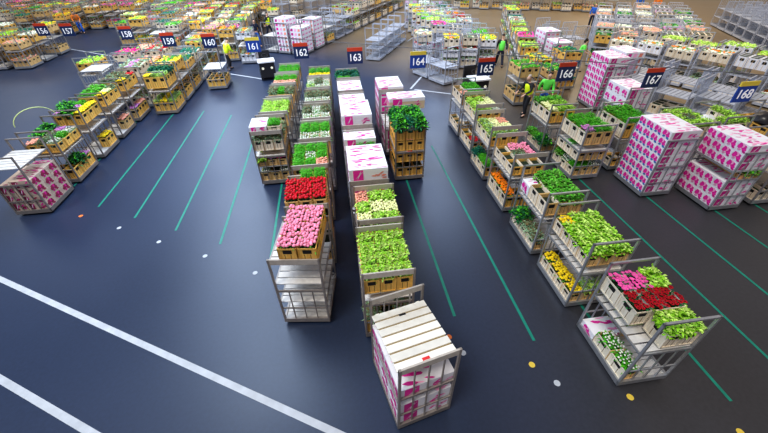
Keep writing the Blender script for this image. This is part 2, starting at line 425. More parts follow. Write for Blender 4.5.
# ------------------------------------------------------------------ cartons
CT = {}
def carton_mesh(sx, sy, sz, kind, var=0):
    key = (round(sx, 2), round(sy, 2), round(sz, 2), kind, var)
    if key in CT: return CT[key]
    rnd = random.Random(str(key)); q = MB(); x, y = sx/2, sy/2
    global MAG, PINKP
    keep = (MAG, PINKP)
    if kind == 'drk': MAG, PINKP = DARKP, keep[0]
    body = SIDEC if kind == 'tan' else OFFC if kind == 'drk' else WHITEC; lidm = OFFC if kind == 'drk' else WHITEC
    q.box((-x, -y, 0), (x, y, sz*.72), body); q.box((-x-.004, -y-.004, sz*.70), (x+.004, y+.004, sz), lidm)
    e = .0055
    def petal(face, u, v, a, l, w_, m, k=1.):
        pts = [(0, 0), (l*.35, w_*.5), (l*.8, w_*.42), (l, 0), (l*.8, -w_*.42), (l*.35, -w_*.5)]
        out = []
        for px, py in pts:
            du = px*math.cos(a)-py*math.sin(a); dv = px*math.sin(a)+py*math.cos(a)
            U = u+du; V = v+dv
            if face in 'tT': U = max(-x+.01, min(x-.01, U)); V = max(-y+.01, min(y-.01, V))
            else:
                lim = (y if face in 'lr' else x)-.008; U = max(-lim, min(lim, U)); V = max(.01, min(sz-.01, V))
            if face == 't': out.append((U, V, sz+e*k*.4))
            elif face == 'l': out.append((-x-e*k, -U, V))
            elif face == 'r': out.append((x+e*k, U, V))
            elif face == 'n': out.append((U, -y-e*k, V))
            else: out.append((-U, y+e*k, V))
        q.quad(out, m)
    # short ends: flower motif
    for fc in 'lr':
        nmot = max(1, round(sy/.34))
        for kx in range(nmot):
            u0 = -y + (kx+.5)*sy/nmot
            for i in range(5):
                petal(fc, u0-.03, sz*.46, -.1+i*.75, min(.15, sz*.6), .10, [MAG, MAG, PINKP, MAG, MAG][i % 5], 1+.1*i)
            petal(fc, u0+.02, sz*.26, -.3, .12, .06, BLUEP if kind in ('bl',) else MAG, 1.6)
            petal(fc, u0-.12, sz*.20, .2, .11, .06, BLUEP if kind in ('bl',) else PINKP, 1.7)
    # long sides
    for fc in 'nf':
        if kind == 'plain': break
        q_ = -x+.06
        def rect(u0, u1, v0, v1, m, k=1.):
            yy = (-y-e*k) if fc == 'n' else (y+e*k); s_ = 1 if fc == 'n' else -1
            p = [(s_*u0, yy, v0), (s_*u1, yy, v0), (s_*u1, yy, v1), (s_*u0, yy, v1)]
            q.quad(p, m)
        rect(-x+.10*sx, -x+.36*sx, .03, sz*.93, MAG)
        petal(fc, -x+.14*sx, sz*.2, .8, sz*.9, .03, PINKP, 1.3); petal(fc, -x+.2*sx, sz*.15, 1.2, sz*.8, .02, WHITEC, 1.5)
        for i in range(7):
            petal(fc, .06*sx+rnd.uniform(0, .3)*sx, sz*rnd.uniform(.15, .6), rnd.uniform(-.5, .8), .14, .04, SALM if kind == 'sal' else (PINKP if i % 2 else MAG), 1+.1*i)
    # lid
    for i in range(int(4+sx*sy*26)):
        a = rnd.uniform(-.45, .25)
        petal('t', rnd.uniform(-x*.95, x*.6), rnd.uniform(-y*.9, y*.9), a, rnd.uniform(.12, .3), rnd.uniform(.03, .07), rnd.choice([MAG, PINKP, PINKP, MAG]), 1+.12*i)
    MAG, PINKP = keep
    CT[key] = q.mesh('flower_carton'); return CT[key]
def cartons(c, z0, nx, ny, nz, h, kind, desc, level='', x0=-.48, x1=.48, y0=-.635, y1=.635, skip=None, name='flower_carton', only=None):
    sx, sy = (x1-x0)/nx, (y1-y0)/ny
    for k in range(nz):
        for j in range(ny):
            for i in range(nx):
                if skip and (i, j, k) in skip: continue
                # cartons wholly inside the block show nothing
                if nx > 2 and 0 < i < nx-1 and k < nz-1 and 0 < j: continue
                me = carton_mesh(sx-.012, sy-.012, h-.008, kind, (i+j*2+k) % 3 if nx*ny < 13 else (j+k) % 2)
                o = link(name, me, None, c.pt(x0+(i+.5)*sx, y0+(j+.5)*sy, z0+k*h+.003), c.rz); NCA[0] += 1
                tier = ('only tier' if nz == 1 else 'bottom tier' if k == 0 else 'top tier' if k == nz-1 else ORD[k] + ' tier up')
                col = ' '.join(p for p in (ROWN.get(ny, [ORD[q] for q in range(12)])[j] if ny > 1 else '', COLN[nx][i] if nx > 1 else '') if p)
                col = col or ('full width' if nz > 1 else '')
                tag(o, f'{desc} carton, {col}, {tier}{level} of {c.tag}'.replace(' ,', '').replace('only tier', 'single'), 'carton', f'cartons on {c.tag}')
# ------------------------------------------------------------------ near trolleys
def crates_on(c, top=None, base=None, mid=None, zt=1.12, zm=.75, side=None, end=None, h=.27, dz=None, wc='wooden'):
    if base: layer(c, .17, base, 'base', h, side, end, wc)
    if mid: layer(c, zm, mid, 'middle shelf', h, side, end, wc)
    if top: layer(c, zt, top, 'top', h, side, end, wc, dz)
CRS = dict(side=CREAM, end=TAN)

# right hand column of lane x=4.66, nearest first
c = Cart(4.66, 2.62, '', (1.12,), 0, 'grey trolley at lower right with pink and dark red gerberas on top', tagname='lower right trolley')
layer(c, .17, '..l/w../w..', 'base', .3, CREAMB, TAN); layer(c, 1.12, 'HHl/DDD/.ll', 'top', .36, CREAMB, CREAM, dz=[.05, .17, .17])
cartons(c, .17, 1, 1, 1, .16, 'mag', 'flat white pink printed', ' on base', -.47, 0.1, .22, .63)
c = Cart(4.66, 4.44, '', (1.12,), 0, 'trolley covered in lime green flowers behind the lower right trolley', tagname='lime flower trolley')
layer(c, .17, 'Y../Y../Y../Yyy', 'base', .27, CREAM, TAN); layer(c, 1.3, 'Yll/lll/lll/lll', 'top', .30, CREAM, TAN)
c = Cart(4.66, 6.15, '', (1.2,), 0, 'trolley with mid green leafy bunches and a pink printed carton', tagname='third right trolley')
layer(c, .17, 'd../x../x..', 'base', .27, CREAM, TAN); layer(c, 1.3, '.mm/_mm/_mm', 'top', .38, CREAM, TAN)
cartons(c, 1.3, 1, 1, 1, .30, 'mag', 'small white magenta printed', '', -.47, -.16, .22, .63)
c = Cart(4.66, 8.02, 'p', (1.2,), 0, 'trolley with pink roses at the back and orange flowers on its base', tagname='pink and orange trolley')
layer(c, .17, 'O../O../O_O', 'base', .4, CREAM, HONEY); layer(c, 1.3, '_PP/_xP/___', 'top', .28, CREAM, HONEY)
c = Cart(4.70, 9.80, 'p', (1.25,), 0, 'plank topped trolley with green stems in tan crates', tagname='fifth right trolley')
layer(c, .17, 'b../g../g_W', 'base', .33, CREAM, HONEY); layer(c, 1.3, 'yKS/yKK/yyy', 'top', .33, CREAM, HONEY)
c = Cart(4.85, 11.62, 'p', (1.2,), 0, 'trolley with pale lime and cream bunches, sixth along the right column', tagname='sixth right trolley')
layer(c, .17, '_../_../RR.', 'base', .33, CREAM, HONEY); layer(c, 1.35, 'ppK/pKK/ppW', 'top', .33, CREAM, HONEY)
c = Cart(4.85, 13.20, '', (1.2,), 0, 'trolley topped with bright green leaves at the far end of the right column', tagname='seventh right trolley')
layer(c, .17, '_../_../__.', 'base', .3, CREAM, TAN); layer(c, 1.35, '_gg/_gg/Sgg', 'top', .36, CREAM, TAN)
# second right column
c = Cart(7.62, 9.35, '', (1.12,), 0, 'tall trolley topped with a flat bed of bright green herbs', tagname='green herb trolley')
layer(c, .17, 'm../W../ggW', 'base', .30, CREAM, TAN); layer(c, .74, '_../g../___', 'middle shelf', .30, CREAM, TAN); layer(c, 1.3, 'ggg/ggg/Vgg', 'top', .44, CREAM, TAN)
c = Cart(7.40, 11.15, '', (1.2,), 0, 'trolley with yellow green flowers behind the green herb trolley', tagname='yellow green trolley')
layer(c, .17, 'm../m../d__', 'base', .30, CREAM, TAN); layer(c, 1.3, 'mmm/Kpp/Kpp', 'top', .40, CREAM, HONEY)
c = Cart(9.24, 9.72, '', (1.2,), 0, 'trolley with bushy fresh green leaves behind the carton stacked trolley', tagname='bushy green trolley')
layer(c, .17, '_../_../__.', 'base', .3, CREAM, HONEY); layer(c, 1.25, 'mmm/ggg/ggg', 'top', .50, CREAM, HONEY)
# carton trolleys on the right
c = Cart(9.26, 8.06, 'v', (), 0, 'trolley stacked full with white cartons with magenta and blue prints', tagname='blue magenta carton trolley')
cartons(c, .17, 1, 4, 8, .258, 'bl', 'white magenta blue printed')
c = Cart(10.74, 7.08, 'v', (1.38,), 0, 'trolley with two blocks of magenta printed cartons and a gap between', tagname='gapped carton trolley')
cartons(c, .17, 1, 4, 3, .29, 'mag', 'white magenta printed', ' of lower block'); cartons(c, 1.40, 1, 4, 3, .26, 'mag', 'white magenta printed', ' of upper block')
layer(c, 1.045, '.m/.m', 'middle', .2, TAN, TAN)
c = Cart(12.25, 7.15, '', (1.12,), 0, 'trolley of cream crates cut by the right picture edge', tagname='right edge trolley')
layer(c, .17, '_../_../__.', 'base', .33, CREAM, CREAM); layer(c, 1.12, 'x_M/_x_/_x_', 'top', .33, CREAM, CREAM)
c = Cart(10.80, 8.95, '', (1.2,), 0, 'trolley with pale lime bunches behind the gapped carton trolley', tagname='pale lime trolley')
layer(c, 1.5, 'ppp/pxp/ppp', 'top', .33, CREAM, CREAM)
c = Cart(12.30, 9.2, '', (1.2,), 0, 'trolley with a white wrapped bundle and pale green bunches', tagname='white bundle trolley')
layer(c, 1.4, '..p/..p/ppp', 'top', .33, CREAM, CREAM)
q = MB(); rnd = random.Random(3)
vs = []; nu, nv = 10, 6
for i in range(nu+1):
    for j in range(nv):
        a = PI*j/(nv-1); u = i/nu
        rr = .26*(math.sin(PI*min(1, max(0, u)))**.35)*rnd.uniform(.86, 1.1)+.01
        vs.append((-.34+.68*u, -rr*math.cos(a), rr*math.sin(a)*.9+.0))
fs = [(i*nv+j, (i+1)*nv+j, (i+1)*nv+j+1, i*nv+j+1) for i in range(nu) for j in range(nv-1)]
q.add(vs, fs, mat('white_wrap', (.82, .84, .86), .4, noise=.1)); me = smooth(q.mesh('wrapped_bundle'))
tag(link('wrapped_bundle', me, None, c.pt(-.12, .3, 1.405)), 'white plastic wrapped bundle lying on a trolley near the right edge', 'bundle')
c = Cart(13.9, 9.0, '', (1.2,), 0, 'trolley carrying a black sack by the right picture edge', tagname='black sack trolley')
layer(c, 1.22, '__/__', 'top', .3, HONEY, HONEY)
me = me.copy(); me.materials.clear(); me.materials.append(mat('black_sack', (.02, .018, .02), .35))
o = link('black_sack', me, None, c.pt(0, 0, 1.53)); o.scale = (1.2, 1.3, 1.2); tag(o, 'black plastic sack lying on a trolley at the right picture edge', 'sack')
c = Cart(11.15, 12.2, 'v', (1.12,), 0, 'trolley of white cartons with big magenta prints under the 167 sign', tagname='trolley under sign 167')
cartons(c, 1.14, 1, 3, 2, .38, 'mag', 'white big magenta printed'); layer(c, .17, '___/___', 'base', .4, CREAM, CREAM)
c = Cart(11.88, 14.75, 'v', (), 0, 'tall trolley tower of magenta printed cartons beside the 166 sign', tagname='tall carton tower')
cartons(c, .17, 1, 4, 8, .272, 'mag', 'white magenta printed')

# centre: four columns side by side
NW = dict(side=HONEY, end=HONEY)
c = Cart(.49, 2.48, 'pvd', (.98,), math.degrees(.21), 'nearest trolley at bottom centre with cartons under a slatted board', tagname='bottom centre trolley')
cartons(c, .17, 1, 3, 2, .33, 'mag', 'white magenta printed', ' on base'); cartons(c, 1.0, 1, 2, 1, .32, 'mag', 'white magenta printed', ' on shelf')
q = MB(); n = 7; Lb = 1.22
for sx in (-.38, .38): q.box((sx-.03, -Lb/2, -.03), (sx+.03, Lb/2, -.002), CREAMB)
q.box((-.47, -Lb/2+.01, -.004), (.47, Lb/2-.03, .002), mat('brown_backing_board', (.34, .24, .10), .7))  # brown wood backing seen through the slat gaps
for i in range(n):
    y0 = -Lb/2+i*Lb/n; q.box((-.49, y0, .002), (.49, y0+Lb/n-.034, .02), mat('cream_slat', (.80, .77, .68), .6, island=.12, noise=.15, nscale=6))
q.box((-.06, -Lb/2+.03, .02), (.06, -Lb/2+.08, .024), mat('red_label', (.75, .03, .03), .5)); q.box((-.05, .38, .02), (.07, .42, .024), BLACK)
o = q.build('slatted_board'); o.location = c.pt(0, .03, 1.69); o.rotation_euler = (math.radians(-9), 0, c.rz)
tag(o, 'cream slatted spare shelf board lying tilted on top of the nearest trolley', 'board')
c = Cart(.13, 4.35, 'pd', (1.2,), 0, 'trolley of pale green hydrangea like flowers behind the nearest trolley', tagname='pale green trolley')
layer(c, .17, '.../.../x_x', 'base', .38, HONEY, HONEY); layer(c, 1.40, 'ppp/ppp/ppp/ppp', 'top', .36, HONEY, HONEY)
c = Cart(.19, 5.88, 'pd', (1.2,), 0, 'trolley with mixed pale green and cream flowers', tagname='mixed pale flower trolley')
layer(c, .17, '.../__x', 'base', .38, HONEY, TAN); layer(c, 1.40, 'Spp/pKK/Kpp', 'top', .36, HONEY, TAN)
c = Cart(.11, 7.42, 'p', (1.2,), 0, 'centre trolley stacked with big white and pink cartons', tagname='big carton trolley')
cartons(c, 1.22, 1, 2, 3, .36, 'sal', 'big white pink printed'); cartons(c, .17, 1, 2, 2, .4, 'sal', 'big white pink printed', ' of lower block')
for i, (y, kd) in enumerate([(9.05, 0), (10.7, 1), (12.35, 1), (13.95, 1), (15.5, 2)]):
    c = Cart(.09, y, 'p', (1.2,), 0, ['trolley with fresh green leaves in front of pink printed cartons', 'pink carton trolley, second behind the big carton trolley', 'pink carton trolley, third behind the big carton trolley', 'pink carton trolley, fourth behind the big carton trolley', 'trolley with dark green leaves under the 163 sign'][i],
             tagname=['leaf and carton trolley', 'second pink carton trolley', 'third pink carton trolley', 'fourth pink carton trolley', 'trolley under sign 163'][i])
    if kd == 0: layer(c, 1.22, '.../.gg/.mm', 'top', .45); cartons(c, 1.22, 1, 1, 2, .36, 'mag', 'white pink printed', '', -.48, .48, .1, .63)
    if kd == 1: cartons(c, .17, 1, 2, 2, .4, 'sal', 'white pink printed', ' of lower block'); cartons(c, 1.22, 1, 2, 2 + (i == 1), .36, 'mag', 'white pink printed')
    if kd == 2: layer(c, 1.4, 'bbb/ggb', 'top', .36)
c = Cart(1.74, 10.28, 'pd', (1.12,), 0, 'crate trolley with bushy dark green leaves beside the centre columns', tagname='dark bush trolley')
layer(c, .17, '___', 'base', .33, HONEY, HONEY); layer(c, .72, '_R_', 'lower shelf', .3, HONEY, HONEY)
layer(c, 1.14, '___/_S_', 'middle', .33, HONEY, HONEY); layer(c, 1.50, 'ddd/dbd', 'top', .42, HONEY, HONEY)
c = Cart(1.66, 12.05, '', (1.2,), 0, 'trolley with long tan and pink cartons behind the dark bush trolley', tagname='long carton trolley')
cartons(c, 1.72, 1, 1, 1, .42, 'tan', 'long tan sided pink lidded', '', -.30, 1.0, -.4, .3); cartons(c, .17, 1, 1, 2, .4, 'sal', 'white pink printed', ' of lower block', -.45, .45, -.4, .4)
c = Cart(1.66, 13.75, 'p', (1.2,), 0, 'trolley tower of pink printed cartons, farthest in its column', tagname='pink tower trolley')
cartons(c, .17, 1, 2, 5, .38, 'sal', 'white pink printed')
# second column from the left of the centre block
c = Cart(-1.6, 4.99, 'pd', (.72, 1.28, 1.88), -8, 'nearly empty shelf trolley with pink roses on its top shelf', tagname='pink rose trolley')
layer(c, 1.88, 'PP/PP/PP', 'top', .36, HONEY, HONEY, x0=-.27, x1=.47)
c = Cart(-1.40, 6.62, 'pd', (1.2,), 0, 'trolley with bright red roses and green leaves behind the pink roses', tagname='red rose trolley')
layer(c, 1.82, '.gg/RRR/RRR', 'top', .27, HONEY, TAN); layer(c, .17, '___', 'base', .4, TAN, TAN); layer(c, 1.2, '__/__', 'middle', .4, TAN, TAN)
c = Cart(-1.36, 8.42, 'pd', (1.12,), 0, 'trolley heaped with bright green leaves wrapped in clear sleeves', tagname='green sleeve trolley')
layer(c, 1.5, 'ggg/gwg/ggS', 'top', .36, HONEY, TAN); layer(c, .17, '___', 'base', .4, TAN, TAN)
specs = [('Www', 'green and white bunch trolley'), ('www', 'white sprig trolley'), ('www', 'grey green trolley'), ('yww', 'cut stem trolley'), ('YYY', 'yellow flower trolley')]
for i, (s, nm) in enumerate(specs):
    c = Cart(-1.26+.035*i, 10.0+1.52*i, 'p', (1.12,), 0, f'{nm} in the second centre column, {ORD[i+1] if i else "right"} behind the green sleeves', tagname=nm)
    layer(c, 1.42 if i < 4 else 1.4, ['ggg/' + s, 'xwx/' + s, 'xxx/' + s, 'wxw/' + s, 'ggg/' + s][i], 'top', .40, TAN if i < 4 else HONEY, TAN if i < 4 else HONEY)
# left column of the centre block
c = Cart(-2.78, 10.75, 'pd', (.72, 1.12), 0, 'trolley with grey green stems and a small pink printed carton on top', tagname='left centre trolley')
layer(c, .17, 'W_W', 'base', .3, HONEY, TAN); layer(c, .74, 'lVM', 'lower shelf', .22, HONEY, TAN); layer(c, 1.30, 'xxx', 'upper shelf', .36, TAN, CREAM)
cartons(c, 1.9, 1, 1, 1, .22, 'mag', 'white magenta printed', '', -.48, .05, -.6, .1); place_crate(c, .27, -.4, 1.9, .40, .4, .2, 'g', CREAM, CREAM, 'front right of left centre trolley', 0)
for i, (s, nm) in enumerate([('ppp/ppp', 'light lime trolley'), ('xgx/___', 'beige crate trolley'), ('ggg/SSS', 'pinkish crate trolley'), ('ggg/ggg', 'trolley beside sign 162')]):
    c = Cart(-2.70+.06*i, 12.3+1.52*i, 'p', (1.12,), 0, f'{nm} in the left centre column, {ORD[i+1]} from the front', tagname=nm)
    layer(c, 1.42, s, 'top', .38, TAN, TAN)

# left column, x=-10.15
YL = dict(side=HONEY, end=HONEY)
c = Cart(-10.16, 10.23, 'd', (1.62,), 0, 'trolley of pink printed cartons at the left picture edge', tagname='left edge carton trolley')
cartons(c, .17, 1, 3, 4, .26, 'drk', 'cream dark red printed', '', -.1, .48); cartons(c, .17, 1, 1, 3, .30, 'drk', 'long pink', ' of left part', -.48, -.12, -.63, .63)
c = Cart(-10.16, 11.98, 'd', (1.12,), 0, 'trolley with purple pink and grey green bunches, second on the left', tagname='second left trolley')
layer(c, .17, '..V/..d/.__', 'base', .38, HONEY, HONEY); layer(c, 1.2, 'dVW/dxg/SxW', 'top', .3, HONEY, HONEY); 
q = MB(); q.tube([(-.46+0.0*k, -.62+1.2*(.5-.5*math.cos(PI*k/14)), 1.99+.42*math.sin(PI*k/14)) for k in range(15)], .014, mat('yellow_green_hose', (.62, .72, .28), .5), 6)
o = q.build('bent_hoop'); o.location = c.pt(0, 0, 0); o.rotation_euler = (0, 0, math.radians(-38)); tag(o, 'yellow green hoop arching above the second trolley at left', 'hoop')
c = Cart(-10.14, 13.75, 'd', (1.12,), 0, 'trolley with magenta and green bunches, third on the left', tagname='third left trolley')
layer(c, .17, '..Y/...', 'base', .38, HONEY, HONEY); layer(c, 1.40, 'ggY/dVY/VdY', 'top', .36, HONEY, HONEY)
c = Cart(-10.12, 15.45, 'd', (1.12,), 0, 'trolley topped with bushy fresh green leaves, fourth on the left', tagname='fourth left trolley')
layer(c, 1.42, 'mmx/mmK/ggY', 'top', .38, HONEY, HONEY); layer(c, .17, '..S/...', 'base', .38, TAN, TAN)
c = Cart(-10.1, 17.25, 'd', (1.12,), 0, 'trolley with dried stems in honey coloured crates, fifth on the left', tagname='fifth left trolley')
layer(c, 1.42, 'xxR/xxx/xxY', 'top', .38, HONEY, HONEY); layer(c, .17, '..S/..V', 'base', .4, HONEY, TAN)
c = Cart(-8.62, 17.92, 'd', (1.12,), 0, 'yellow crate trolley with blue green leaves at the left lanes', tagname='yellow crate trolley')
layer(c, .17, 'yYy', 'base', .42, HONEY, HONEY); layer(c, 1.25, 'bbb/Yyy', 'top', .5, HONEY, HONEY)
NEAR_DONE = (NCR[0], NCA[0])
#PART3
# ------------------------------------------------------------------ far trolleys: each trolley an object, their many small crates one mass per kind
FC, FF, FB = MB(), MB(), MB()
FR = random.Random(5)
def far_fill(c, kind, code, rnd):
    """kind: 'crate' | 'carton' | 'empty' | 'two'"""
    def P(x, y, z): return tuple(c.pt(x, y, z))
    def fbox(q, x0, y0, z0, x1, y1, z1, m):
        q.add([P(x0,y0,z0),P(x1,y0,z0),P(x1,y1,z0),P(x0,y1,z0),P(x0,y0,z1),P(x1,y0,z1),P(x1,y1,z1),P(x0,y1,z1)], [(0,3,2,1),(4,5,6,7),(0,1,5,4),(1,2,6,5),(2,3,7,6),(3,0,4,7)], m)
    def row(z, h, codes, m):
        for i in range(3):
            for j in range(3):
                if z < .6 and 0 < i < 2 and j == 1: continue
                x0 = -.46+i*.31; y0 = -.62+j*.42
                fbox(FC, x0, y0, z, x0+.29, y0+.40, z+h, m)
                for xx in ((x0-.004,) if i == 0 else (x0+.294,) if i == 2 else ()):
                    FC.quad([P(xx, y0+.12, z+h*.6), P(xx, y0+.28, z+h*.6), P(xx, y0+.28, z+h*.85), P(xx, y0+.12, z+h*.85)], BLACK)
                    for yy in (.04, .2, .36): FC.quad([P(xx*1.005, y0+yy, z+.02), P(xx*1.005, y0+yy+.012, z+.02), P(xx*1.005, y0+yy+.012, z+h*.95), P(xx*1.005, y0+yy, z+h*.95)], TAN)
                if j == 0:
                    FC.quad([P(x0+.08, y0-.004, z+h*.6), P(x0+.21, y0-.004, z+h*.6), P(x0+.21, y0-.004, z+h*.85), P(x0+.08, y0-.004, z+h*.85)], BLACK)
                if codes:
                    ch = codes[(i+j*2) % len(codes)]
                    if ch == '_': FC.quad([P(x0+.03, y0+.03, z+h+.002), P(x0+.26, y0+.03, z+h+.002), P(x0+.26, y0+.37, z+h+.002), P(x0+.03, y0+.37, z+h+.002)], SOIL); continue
                    if ch in FL: m1, m2_ = FL[ch][2], FL[ch][4]
                    else: m1, m2_ = FOL[ch][2], FOL[ch][3]
                    for k in range(16):
                        mm = m2_ if k < 5 else m1
                        x = x0+rnd.uniform(.0, .29); y = y0+rnd.uniform(0, .4); zz = z+h+rnd.uniform(-.01, .09); s_ = rnd.uniform(.05, .085)
                        a = rnd.uniform(0, 6.28)
                        FF.add([P(x, y, zz+.03)]+[P(x+s_*math.cos(a+t*1.57), y+s_*math.sin(a+t*1.57), zz-.02) for t in range(4)], [(0,1,2),(0,2,3),(0,3,4),(0,4,1)], mm)
    wm = rnd.choice([HONEY, HONEY, TAN, CREAM]) if kind != 'pale' else rnd.choice([CREAM, WHITEC, CREAM])
    if kind in ('crate', 'pale'):
        row(.17, rnd.uniform(.35, .5), rnd.choice(['_', 'x', '_', code]), wm); row(rnd.choice([1.2, 1.35, 1.5]), rnd.uniform(.33, .45), code, wm)
    elif kind == 'full': row(.17, .42, 'x', CREAM); row(.75, .42, 'SWR_', WHITEC); row(1.35, .42, code, CREAM)
    elif kind == 'low': row(.17, .4, code, wm)
    elif kind == 'top': row(1.3, .4, code, wm)
    elif kind == 'carton':
        nz = rnd.choice([6, 7, 8])
        for k in range(nz):
            for j in range(3):
                y0 = -.63+j*.42; z0 = .17+k*.262
                fbox(FB, -.48, y0, z0, .48, y0+.41, z0+.255, WHITEC)
                for xx in (-.484, .484):
                    for t in range(3):
                        yc = y0+.1+t*.08; s_ = .05
                        FB.quad([P(xx, yc-s_, z0+.08), P(xx, yc, z0+.05), P(xx, yc+s_, z0+.12), P(xx, yc, z0+.19)], [MAG, PINKP, MAG][t])
                if j == 0:
                    for t in range(3):
                        FB.quad([P(-.4+t*.28, -.635, z0+.04), P(-.22+t*.28, -.635, z0+.04), P(-.2+t*.28, -.635, z0+.2), P(-.36+t*.28, -.635, z0+.2)], [MAG, PINKP, SALM][t])
        z1 = .17+nz*.262
        for t in range(7):
            x = rnd.uniform(-.4, .2); y = rnd.uniform(-.6, .5)
            FB.quad([P(x, y, z1+.002), P(x+.2, y-.03, z1+.002), P(x+.22, y+.06, z1+.002), P(x+.03, y+.1, z1+.002)], [MAG, PINKP][t % 2])
CODES = ['g', 'l', 'P', 'YO', 'R', 'S', 'Vx', 'W', 'x_', 'p', '_', 'dg', 'Kp', 'HM', 'O_', 'yS', '_x', 'Yl', 'b', 'WS']
FAR = []
CI = co.matrix_world.inverted()
def inview(x, y):
    for z in (0.1, 2.2):
        for dx in (-.6, 1.4):
            p = CI @ Vector((x+dx, y+.5, z))
            if p.z < 0 and abs(F*p.x/-p.z) < 386 and abs(F*p.y/-p.z) < 219: return True
    return False
def far(*a, **k):
    if inview(a[0], a[1]): FAR.append((a, k))
def far_build(x, y, rot, kind, code, lab, grp, style='f', shelves=(1.12,)):
    c = Cart(x, y, style, shelves, rot, lab, grp)
    if kind != 'empty': far_fill(c, kind, code, FR)
class Plain: pass
def far_mass(q, x, y, rot, kind, code, lab, grp, style='f', shelves=(1.12,)):
    a = math.radians(rot); ca, sa = math.cos(a), math.sin(a); c = Plain()
    c.M = Matrix.Translation((x+W2*ca-L2*sa, y+W2*sa+L2*ca, 0)) @ Matrix.Rotation(a, 4, 'Z'); c.pt = lambda u, v, w_: c.M @ Vector((u, v, w_))
    for n, me, loc, rz in cart_parts(style, shelves):
        mm = list(me.materials)
        for p in me.polygons: q.add([c.pt(*(me.vertices[i].co + Vector(loc))) for i in p.vertices], [tuple(range(len(p.vertices)))], mm[p.material_index])
    if kind != 'empty': far_fill(c, kind, code, FR)
# the left lanes behind the fifth left trolley
K = [(-8.62, 19.6, 'crate', 'Yd'), (-8.6, 21.2, 'crate', 'bd'), (-8.6, 22.8, 'crate', 'b'), (-7.08, 19.9, 'top', 'SR'), (-7.05, 21.5, 'crate', 'lO'), (-7.0, 23.1, 'crate', 'Rl'),
     (-10.1, 19.0, 'crate', 'xV'), (-10.1, 20.7, 'crate', 'S_'), (-10.1, 22.4, 'crate', 'Rx'), (-11.55, 18.6, 'empty', ''), (-11.6, 20.4, 'low', 'x'), (-11.6, 22.0, 'crate', 'M'), (-13.1, 21.2, 'top', 'l'), (-11.4, 24.0, 'crate', 'S'), (-5.6, 21.5, 'low', '_'), (-5.95, 26.0, 'pale', 'xO')]
K[14] = (-6.95, 21.15, 'low', '_')
K[4] = (-8.6, 24.4, 'crate', 'lO'); K[5] = (-10.1, 24.1, 'crate', 'Rl'); K[3] = (-8.6, 26.0, 'crate', 'O')
for i, (x, y, kd, cd) in enumerate(K):
    lane = {-13: 'leftmost lane', -11: 'second lane', -10: 'third lane', -8: 'fourth lane', -7: 'fifth lane', -6: 'fifth lane', -5: 'last lane'}.get(int(x), 'lane')
    nth = 1+sum(1 for k in K if int(k[0]+.2) == int(x+.2) and k[1] < y)
    far(x, y, 0, kd, cd, f'trolley in the {lane} of the left group, {ORD[nth]} from its front' if kd != 'empty' else 'tall empty trolley with a white top shelf in the left group', 'trolleys of the left group', 'f' if kd != 'empty' else 'fc', (1.12,) if kd != 'empty' else (.7, 1.3, 1.95))
# block beyond the aisle, between it and the far wall, left of centre
def block(lanes, y0f, n, rot, kinds, desc, grp, step=1.5, jit=.12, style='f', skip=lambda x, y: False):
    rnd = random.Random(desc)
    for a, x in enumerate(lanes):
        for k in range(n):
            y = y0f(x)+k*step+rnd.uniform(-jit, jit)
            if skip(x, y): continue
            kd = rnd.choice(kinds); cd = rnd.choice(CODES)
            far(x, y, rot, kd, cd, f'{desc}, {ORD[k] if k else "frontmost"} in {ORD[a] if a else "first"} lane from left', grp, style if kd != 'empty' else 'fbc', (1.12,) if kd != 'empty' else (.7, 1.3))
block([-16.2+1.5*i for i in range(7)], lambda x: 23.7-.57*x-(1 if x > -8 else 0), 11, 0, ['crate']*7+['top', 'low'], 'crate trolley in the block beyond the aisle', 'trolleys of the block beyond the aisle')
block([-25.2+1.5*i for i in range(4)], lambda x: 27.6 if x > -22.5 else 28.2, 3, 0, ['crate']*5+['top'], 'crate trolley in the small block at the left edge', 'trolleys of the small left block', 1.7)
block([-32.6+1.52*i for i in range(10)], lambda x: 38.4+(.0 if x < -22 else 2.2), 9, 0, ['crate']*6+['low', 'pale'], 'crate trolley in the upper left corner block', 'trolleys of the upper left block', 1.65, skip=lambda x, y: y > 52)
# the long train of trolleys that starts at sign 162 and leads away
dx, dy = .5, .866
tr = [('carton', ''), ('carton', ''), ('low', 'x'), ('empty', ''), ('empty', ''), ('crate', 'lR'), ('crate', '_'), ('crate', 'SV'), ('crate', 'R'), ('crate', '_'), ('crate', 'Y'), ('pale', 'g'), ('crate', 'x')]
for k, (kd, cd) in enumerate(tr):
    for s_ in range(2 if k > 1 else 3):
        x = -2.75+k*.82-s_*1.0; y = 27.8+k*1.45+s_*.55
        far(x, y, -29, kd if s_ == 0 or kd != 'carton' else ('carton' if s_ == 1 and k < 2 else 'empty'), cd or 'g', f'{"carton" if kd == "carton" else "steel" if kd == "empty" else "crate"} trolley in the train beyond sign 162, {ORD[k] if k < 12 else "last"} along, {["near", "middle", "far"][s_]} side', 'trolleys of the train beyond sign 162', 'fb' if kd == 'empty' else 'f', (1.12,) if kd != 'empty' else (.7, 1.3))
# empty cage trolleys right of it
for k in range(4):
    far(2.25+k*.72, 25.35+k*1.38, -28, 'empty', '', f'empty blue grey shelf trolley in the centre train, {ORD[k] if k else "nearest"} along', 'empty shelf trolleys of the centre train', 'fb', (.75, 1.25))
# trolley with sign 164 and the pair of empty ones beside the tractor
far(5.35, 23.6, 0, 'full', 'WSK', 'white crate trolley standing alone behind the 164 sign', None, 'fb')
c = Cart(6.0, 19.35, 'b', (.95,), 27, 'low empty steel trolley beside the tractor near sign 165', tagname='')
c = Cart(5.35, 20.75, 'bc', (.9,), 27, 'empty barred trolley right behind the low empty one near sign 165', tagname='')
